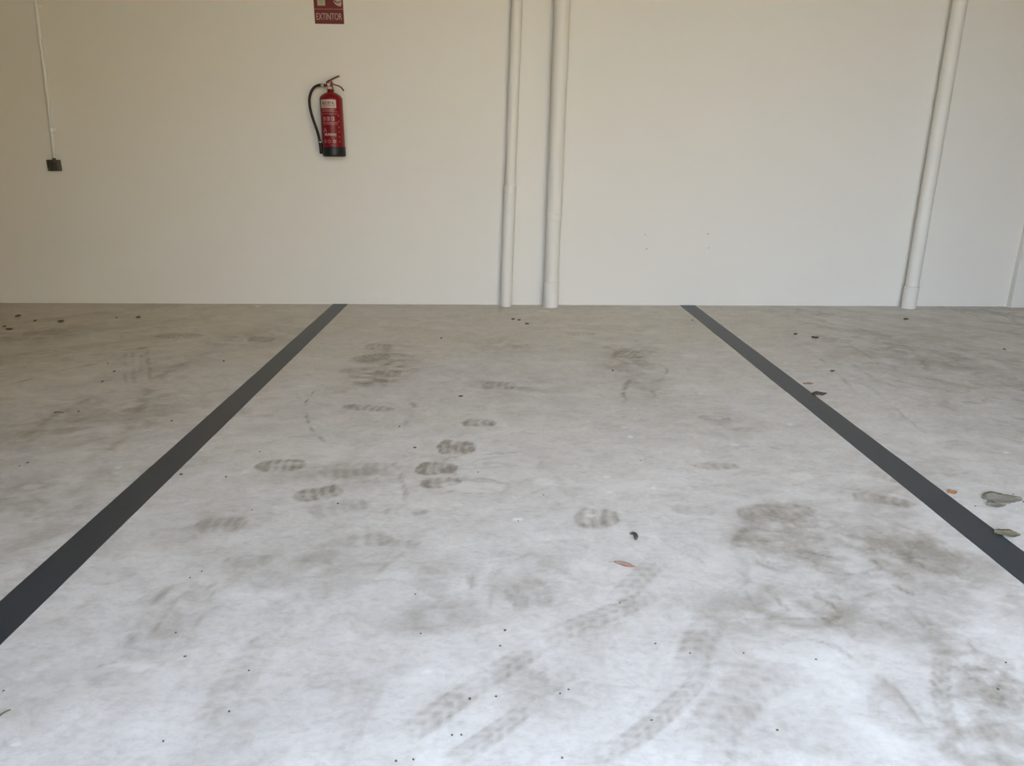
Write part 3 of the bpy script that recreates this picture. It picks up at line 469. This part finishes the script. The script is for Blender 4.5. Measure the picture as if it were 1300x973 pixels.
def leaf(loc, length, width, rot, m, label, seed, curl=.3, stem=True):
    root = empty('dry_leaf', (loc[0], loc[1], 0), label, 'leaf'); root.rotation_euler = (0, 0, rot)
    rr = random.Random(seed); nu, nv = 16, 6; bm = bmesh.new(); top = []; th = .0009
    for i in range(nu+1):
        u = i/nu; wv = math.sin(math.pi*min(1, u*.96+.02))**.75*(1-.25*u)*width/2*(1+.05*rr.uniform(-1, 1)); row = []
        for j in range(nv+1):
            v = j/nv*2-1
            z = .0012+curl*length*(.16*v*v+.12*(u-.5)**2)+rr.uniform(0, .03)*width+.02*length*math.sin(u*9+seed)*v
            row.append((u*length-length/2, v*wv, max(z, .0008)))
        top.append(row)
    a = [[bm.verts.new(p) for p in r] for r in top]; b = [[bm.verts.new((p[0], p[1], p[2]+th)) for p in r] for r in top]
    for i in range(nu):
        for j in range(nv):
            bm.faces.new((a[i][j], a[i][j+1], a[i+1][j+1], a[i+1][j])); bm.faces.new((b[i][j], b[i+1][j], b[i+1][j+1], b[i][j+1]))
    for i in range(nu):
        bm.faces.new((a[i][0], a[i+1][0], b[i+1][0], b[i][0])); bm.faces.new((a[i][nv], b[i][nv], b[i+1][nv], a[i+1][nv]))
    for j in range(nv):
        bm.faces.new((a[0][j], b[0][j], b[0][j+1], a[0][j+1])); bm.faces.new((a[nu][j], a[nu][j+1], b[nu][j+1], b[nu][j]))
    link('blade', bm, m, root, True)
    bm = bmesh.new(); pts = [Vector((p[nv//2][0], p[nv//2][1], p[nv//2][2]+th)) for p in top[::2]]
    if stem: pts = [Vector((-length*.72, -.02*length, .0012)), Vector((-length*.6, 0, .0015))]+pts
    tube(bm, pts, lambda t: max(.0004, length*.012*(1-.6*t)), 6); link('midrib', bm, m, root)
    return root
CRUMBS = [                                                          # in the order of the crumbs in MARKS['D']
    'dark crumb nearest the wall at the far left, above the others',
    'small brown crumb between two bigger ones at far left by the wall',
    'flat wide dark crumb by the wall, below the switch box',
    'wide dark crumb at the left frame edge, lowest of those near the wall',
    'dark crumb by the wall midway between switch box and left bay line',
    'dark crumb touching the right edge of the left bay line at mid length',
    'leftmost of three dark crumbs at the feet of the close pipe pair',
    'middle of three dark crumbs at the feet of the close pipe pair',
    'right one of three dark crumbs at the feet of the close pipe pair',
    'round dark crumb alone in mid bay beyond the shoe prints',
    'brown crumb left of the nearest clear shoe print, mid bay',
    'dark crumb alone in the foreground below the reddish brown leaf',
    'largest dark crumb close to the camera at lower centre',
    'pale brown crumb at lower right centre near the camera',
    'dark crumb near the wall, left of dark flat leaf scrap',
    'dark crumb just right of the right bay line, above the leaf sliver',
    'dark crumb on the floor below the lone drainpipe foot']
ci = 0; grit = bmesh.new()
for k, (kind, x, y, a, b) in enumerate(MARKS['D']):
    near = {0: 0}
    if kind == 'grit':
        rg_ = random.Random(k); vs_ = bmesh.ops.create_icosphere(grit, subdivisions=1, radius=1)['verts']; a = max(a*.8, .0028)
        for v in vs_: v.co = Vector((x+v.co.x*a*rg_.uniform(.7, 1.1), min(y, -.01)+v.co.y*max(b*.55, .0024), max(0, (v.co.z*.8+.6)*min(max(b*.3, .0018), a*.6))))
    elif kind == 'crumb':
        o = bpy.data.objects.new('dirt_crumb', CM[k % 5]); C.objects.link(o); a = max(a*.8, .0028); h = min(max(b*.3, .0018), a*.6)
        o.location = (x, min(y, -.01), 0); o.scale = (a, max(b*.55, .0024), h); o.rotation_euler[2] = k*.7 if b*.5 > a*.6 else (k % 3-1)*.2
        tag(o, CRUMBS[ci], 'debris', 'dirt crumbs scattered on the floor'); ci += 1
    elif kind == 'twig':
        bm = bmesh.new()
        if x < -1.3 and y > -3: pts = [(-a, 0, .003), (-.2*a, .006, .004), (a, -.004, .003)]
        else: pts = [(-a, -1.1*b, .002), (0, .1*b, .003), (a, b, .002)]
        tube(bm, spline(pts, 5), lambda t: .0022*(1-.5*t), 7)
        o = link('twig', bm, M_CR, None, True, (x, y, 0))
        tag(o, 'short dark twig on dusty floor left of the left bay line' if y > -3 else 'thin brown twig at lower left of the left bay line', 'twig')
    elif kind == 'curl':
        bm = bmesh.new(); tube(bm, spline([(-.008, .020, .002), (.002, .017, .004), (.006, .004, .005), (.004, -.010, .005), (.001, -.017, .003)], 6), lambda t: .0016+.0042*math.sin(math.pi*min(1, t*.9+.06)), 8)
        tag(link('curled_leaf', bm, M_LD, None, True, (x, y, 0)), 'small dark curled leaf scrap standing above the reddish leaf, mid floor', 'leaf')
    elif kind == 'leaf': leaf((x, y-.008), .062, .020, -.50, M_LB, 'slim reddish brown leaf in the middle of the bay', 3, .35)
    elif kind == 'leafo': leaf((x+.022, y), 2*a, .034, .1, M_LO, 'small orange leaf beside the right bay line', 5, .35, False)
    elif kind == 'leafs': leaf((x, y), .066, .052, -.25, M_LS, 'mossy green brown leaf touching right edge of the right bay line', 8, .55, False)
    elif kind == 'leafg':
        leaf((x+.010, y+.012), .118, .092, -.10, M_LG, 'large crumpled grey leaf beyond the mossy leaf at right', 11, .22, False)
        leaf((x-.036, y-.028), .062,   .046, .05, M_LG, 'small grey brown leaf tucked under the left end of the large grey leaf', 12, .25, False)
        leaf((x-.022, y+.040), .034, .018, .9, M_LD, 'dark scrap of leaf at the upper left of the large grey leaf', 13, .5, False)
    elif kind == 'leafd':
        lab = {1035: 'dark flat leaf scrap nearest the wall, right of right bay line', 1026: 'narrow brown leaf sliver just above the dark leaf by the right line', 1040: 'dark brown leaf touching the right edge of right bay line, mid length'}
        key = 1035 if y > -1.2 else (1026 if y > -2.035 else 1040)
        leaf((x, y), 2*a*1.0, max(b*1.6, .02), .1, M_LD if key != 1026 else M_LB, lab[key], key, .3, False)

gr = link('floor_grit', grit, M_CR); gr['kind'] = 'stuff'; tag(gr, 'fine dark grit scattered over the concrete floor', 'grit')
